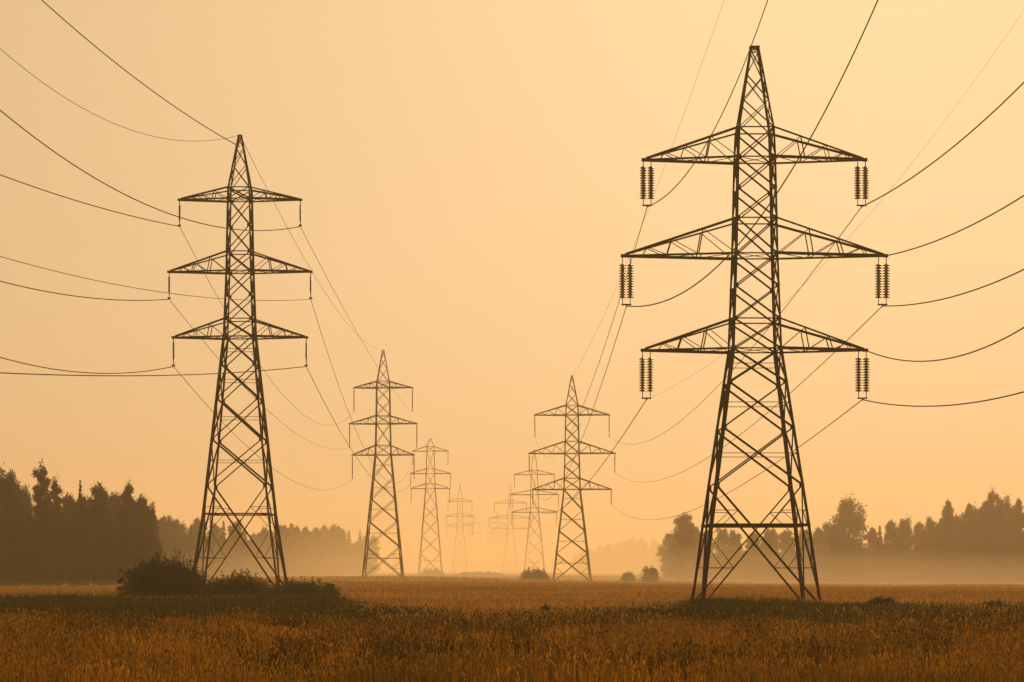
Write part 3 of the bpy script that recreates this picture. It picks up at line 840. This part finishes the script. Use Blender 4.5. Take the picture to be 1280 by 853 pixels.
# ------------------------------------------------------------------ grass
def blades(x, y, h, wd, lean=.25, head=0.0):
    """upright bent blades: one quad and one tip triangle each, plus a seed head where asked"""
    n = len(x)
    z = ground(x, y)
    a = rng.uniform(0, 6.28, n); fa = rng.normal(0, .9, n)      # lean direction, facing
    ux, uy = np.cos(fa), np.sin(fa)
    lx, ly = np.cos(a) * h * lean * rng.uniform(.2, 1.3, n), np.sin(a) * h * lean * rng.uniform(.2, 1.3, n)
    def pt(f, s):
        c = f * f
        return np.stack([x + lx * c + ux * wd * s, y + ly * c + uy * wd * s, z + h * f * (1 - .08 * c) - .02], -1)
    V = np.stack([pt(0, -.5), pt(0, .5), pt(.6, .42), pt(.6, -.42), pt(1, .06), pt(1, -.06)], 1)
    q = np.array([[0, 1, 2, 3], [3, 2, 4, 5]])
    V = V.reshape(-1, 3)
    Q = (np.arange(n)[:, None, None] * 6 + q).reshape(-1, 4)
    if head:
        k = np.where(rng.random(n) < head)[0]
        m = len(k); hh = rng.uniform(.05, .10, m); hw_ = hh * rng.uniform(.12, .24, m)
        bx, by, bz = x[k] + lx[k] * .9, y[k] + ly[k] * .9, z[k] + h[k] * .9
        ux2, uy2 = ux[k], uy[k]
        tx, ty_ = lx[k] * .4, ly[k] * .4
        V2 = np.stack([np.stack([bx, by, bz], -1), np.stack([bx + ux2 * hw_ + tx * .5, by + uy2 * hw_ + ty_ * .5, bz + hh * .5], -1),
                       np.stack([bx + tx, by + ty_, bz + hh], -1), np.stack([bx - ux2 * hw_ + tx * .5, by - uy2 * hw_ + ty_ * .5, bz + hh * .5], -1)], 1).reshape(-1, 3)
        Q2 = np.arange(m)[:, None] * 4 + np.array([0, 1, 2, 3]) + len(V)
        V = np.concatenate([V, V2]); Q = np.concatenate([Q, Q2])
    return V, Q

def scatter(d0, d1, dens, margin=6.0):
    """even scatter over the strip of field between two distances"""
    half = .5 * 1280 / F
    n = int(dens * (d1 - d0) * (half * (d0 + d1) + 2 * margin))
    y = d0 + (d1 - d0) * rng.random(int(n * 1.6))
    keep = rng.random(len(y)) < (half * y + margin) / (half * d1 + margin)
    y = y[keep]
    x = rng.uniform(-1, 1, len(y)) * (half * y + margin)
    return x, y

def vnoise(x, y, s, seed):
    r = np.random.default_rng(seed)
    g = r.random((64, 64))
    u, v = x / s, y / s
    i, j = np.floor(u).astype(int), np.floor(v).astype(int)
    fu, fv = u - i, v - j
    fu, fv = fu * fu * (3 - 2 * fu), fv * fv * (3 - 2 * fv)
    G = lambda a, b: g[a % 64, b % 64]
    return (G(i, j) * (1 - fu) + G(i + 1, j) * fu) * (1 - fv) + (G(i, j + 1) * (1 - fu) + G(i + 1, j + 1) * fu) * fv

def band_far(x, y):
    """how far back the strip of green weeds reaches, by bearing"""
    b = x / y * F + CX
    xs = [-400, 0, 90, 170, 400, 500, 600, 700, 800, 890, 1000, 1120, 1280, 1700]
    ds = [120, 120, 116, 104, 103, 88, 78, 79, 86, 100, 101, 90, 92, 92]
    return np.interp(b, xs, ds)
BN0 = 57.0
def band_near(x, y): return BN0 + 5 * (vnoise(x, y * 0 + 3, 9.0, 5) - .5)

# foreground: dry grass with seed heads
x, y = scatter(30, 68, 125)
keep = y < band_near(x, y) + rng.normal(0, 2.2, len(x))
x, y = x[keep], y[keep]
tall = .28 + .42 * vnoise(x, y, 3.1, 1) * vnoise(x, y, 1.3, 3) * 1.6 + .24 * vnoise(x, y, .7, 2)
tall = np.where(rng.random(len(x)) < .02, tall * 1.5, tall)
V1, Q1 = blades(x, y, tall * rng.uniform(.65, 1.15, len(x)), rng.uniform(.008, .018, len(x)), .17, .6)
dry = np_mesh('dry_grass', V1, Q1, STRAW)
tag(dry, 'golden brown dry grass with seed heads across the foreground', 'grass', None, 'stuff')

# dark weed stems standing in patches of the foreground
x, y = scatter(32, 66, 70)
b = x / y * F + CX
pn = vnoise(x, y, 1.9, 11) * .65 + vnoise(x, y, .7, 12) * .35
spots = [(735, 838), (662, 842), (480, 838), (1112, 826), (952, 832), (270, 842), (90, 838), (1230, 836), (800, 828), (560, 846), (180, 828), (1020, 846), (745, 822), (655, 826), (395, 846)]
for px, py in spots:
    d_ = CH * F / (py - HY); x_ = at(px, d_)
    pn = np.maximum(pn, 1.05 * np.exp(-((x - x_) / .42) ** 2 - ((y - d_) / .8) ** 2))
keep = (pn > .70 + rng.normal(0, .05, len(x))) & (y < 60)
x, y, pn = x[keep], y[keep], pn[keep]
V1, Q1 = blades(x, y, rng.uniform(.45, .85, len(x)) * (.55 + pn * .7), rng.uniform(.01, .024, len(x)), .2, .5)
L1, LQ = leaf_cloud(np.stack([x + rng.normal(0, .06, len(x)), y, ground(x, y) + rng.uniform(.15, .7, len(x))], -1), .06)
wd_ = np_mesh('dark_weeds', np.concatenate([V1, L1]), np.concatenate([Q1, LQ + len(V1)]), DARKWEED)
tag(wd_, 'dark weed stems standing in patches among the foreground grass', 'weeds', None, 'stuff')

# the strip of green weeds
x, y = scatter(48, 135, 42, 8)
bb = x / y * F + CX
thin = np.interp(bb, [-200, 0, 380, 560, 700, 900, 1000, 1250, 1500], [1, 1, 1, .42, .45, .95, .95, .5, .5])
keep = (y > band_near(x, y) + rng.normal(0, 2.0, len(x))) & (y < band_far(x, y) + rng.normal(0, 5, len(x))) & (rng.random(len(x)) < thin * (.6 + .9 * vnoise(x, y, 6.0, 41)))
x, y = x[keep], y[keep]
hgt = .32 + .35 * vnoise(x, y, 4.0, 21) + .2 * vnoise(x, y, 1.1, 22)
bb = x / y * F + CX
hgt = hgt * np.interp(bb, [0, 120, 150, 420, 460, 840, 870, 1000, 1030, 1280], [.9, .9, 1, 1, .6, .7, 1.05, .8, .7, .8])
V1, Q1 = blades(x, y, hgt * rng.uniform(.6, 1.2, len(x)), rng.uniform(.018, .045, len(x)), .3, .2)
n2 = int(len(x) * .8)
s_ = rng.integers(0, len(x), n2)
L1, LQ = leaf_cloud(np.stack([x[s_] + rng.normal(0, .15, n2), y[s_] + rng.normal(0, .15, n2), ground(x[s_], y[s_]) + hgt[s_] * rng.uniform(.1, .9, n2)], -1), .10)
gw = np_mesh('green_weeds', np.concatenate([V1, L1]), np.concatenate([Q1, LQ + len(V1)]), WEED)
tag(gw, 'dark green strip of weeds running across the middle of the field', 'weeds', None, 'stuff')

# the meadow beyond
x, y = scatter(62, 300, 7.0, 14)
keep = y > band_far(x, y) - np.where(rng.random(len(x)) < .6, 3, 24)
x, y = x[keep], y[keep]
V1, Q1 = blades(x, y, (.3 + .25 * vnoise(x, y, 9, 31)) * rng.uniform(.6, 1.2, len(x)), rng.uniform(.05, .13, len(x)), .4)
x, y = scatter(300, 900, .30, 30)
V2, Q2 = blades(x, y, (.3 + .3 * vnoise(x, y, 25, 32)) * rng.uniform(.6, 1.2, len(x)), rng.uniform(.15, .5, len(x)), .4)
mg = np_mesh('meadow_grass', np.concatenate([V1, V2]), np.concatenate([Q1, Q2 + len(V1)]), FARG)
tag(mg, 'pale tan meadow grass fading into the haze behind the weeds', 'grass', None, 'stuff')
for k, r in PROTO.items():
    if k not in used:
        for c in list(r.children): bpy.data.objects.remove(c)
        bpy.data.objects.remove(r)
print('DONE objects', len(bpy.data.objects))
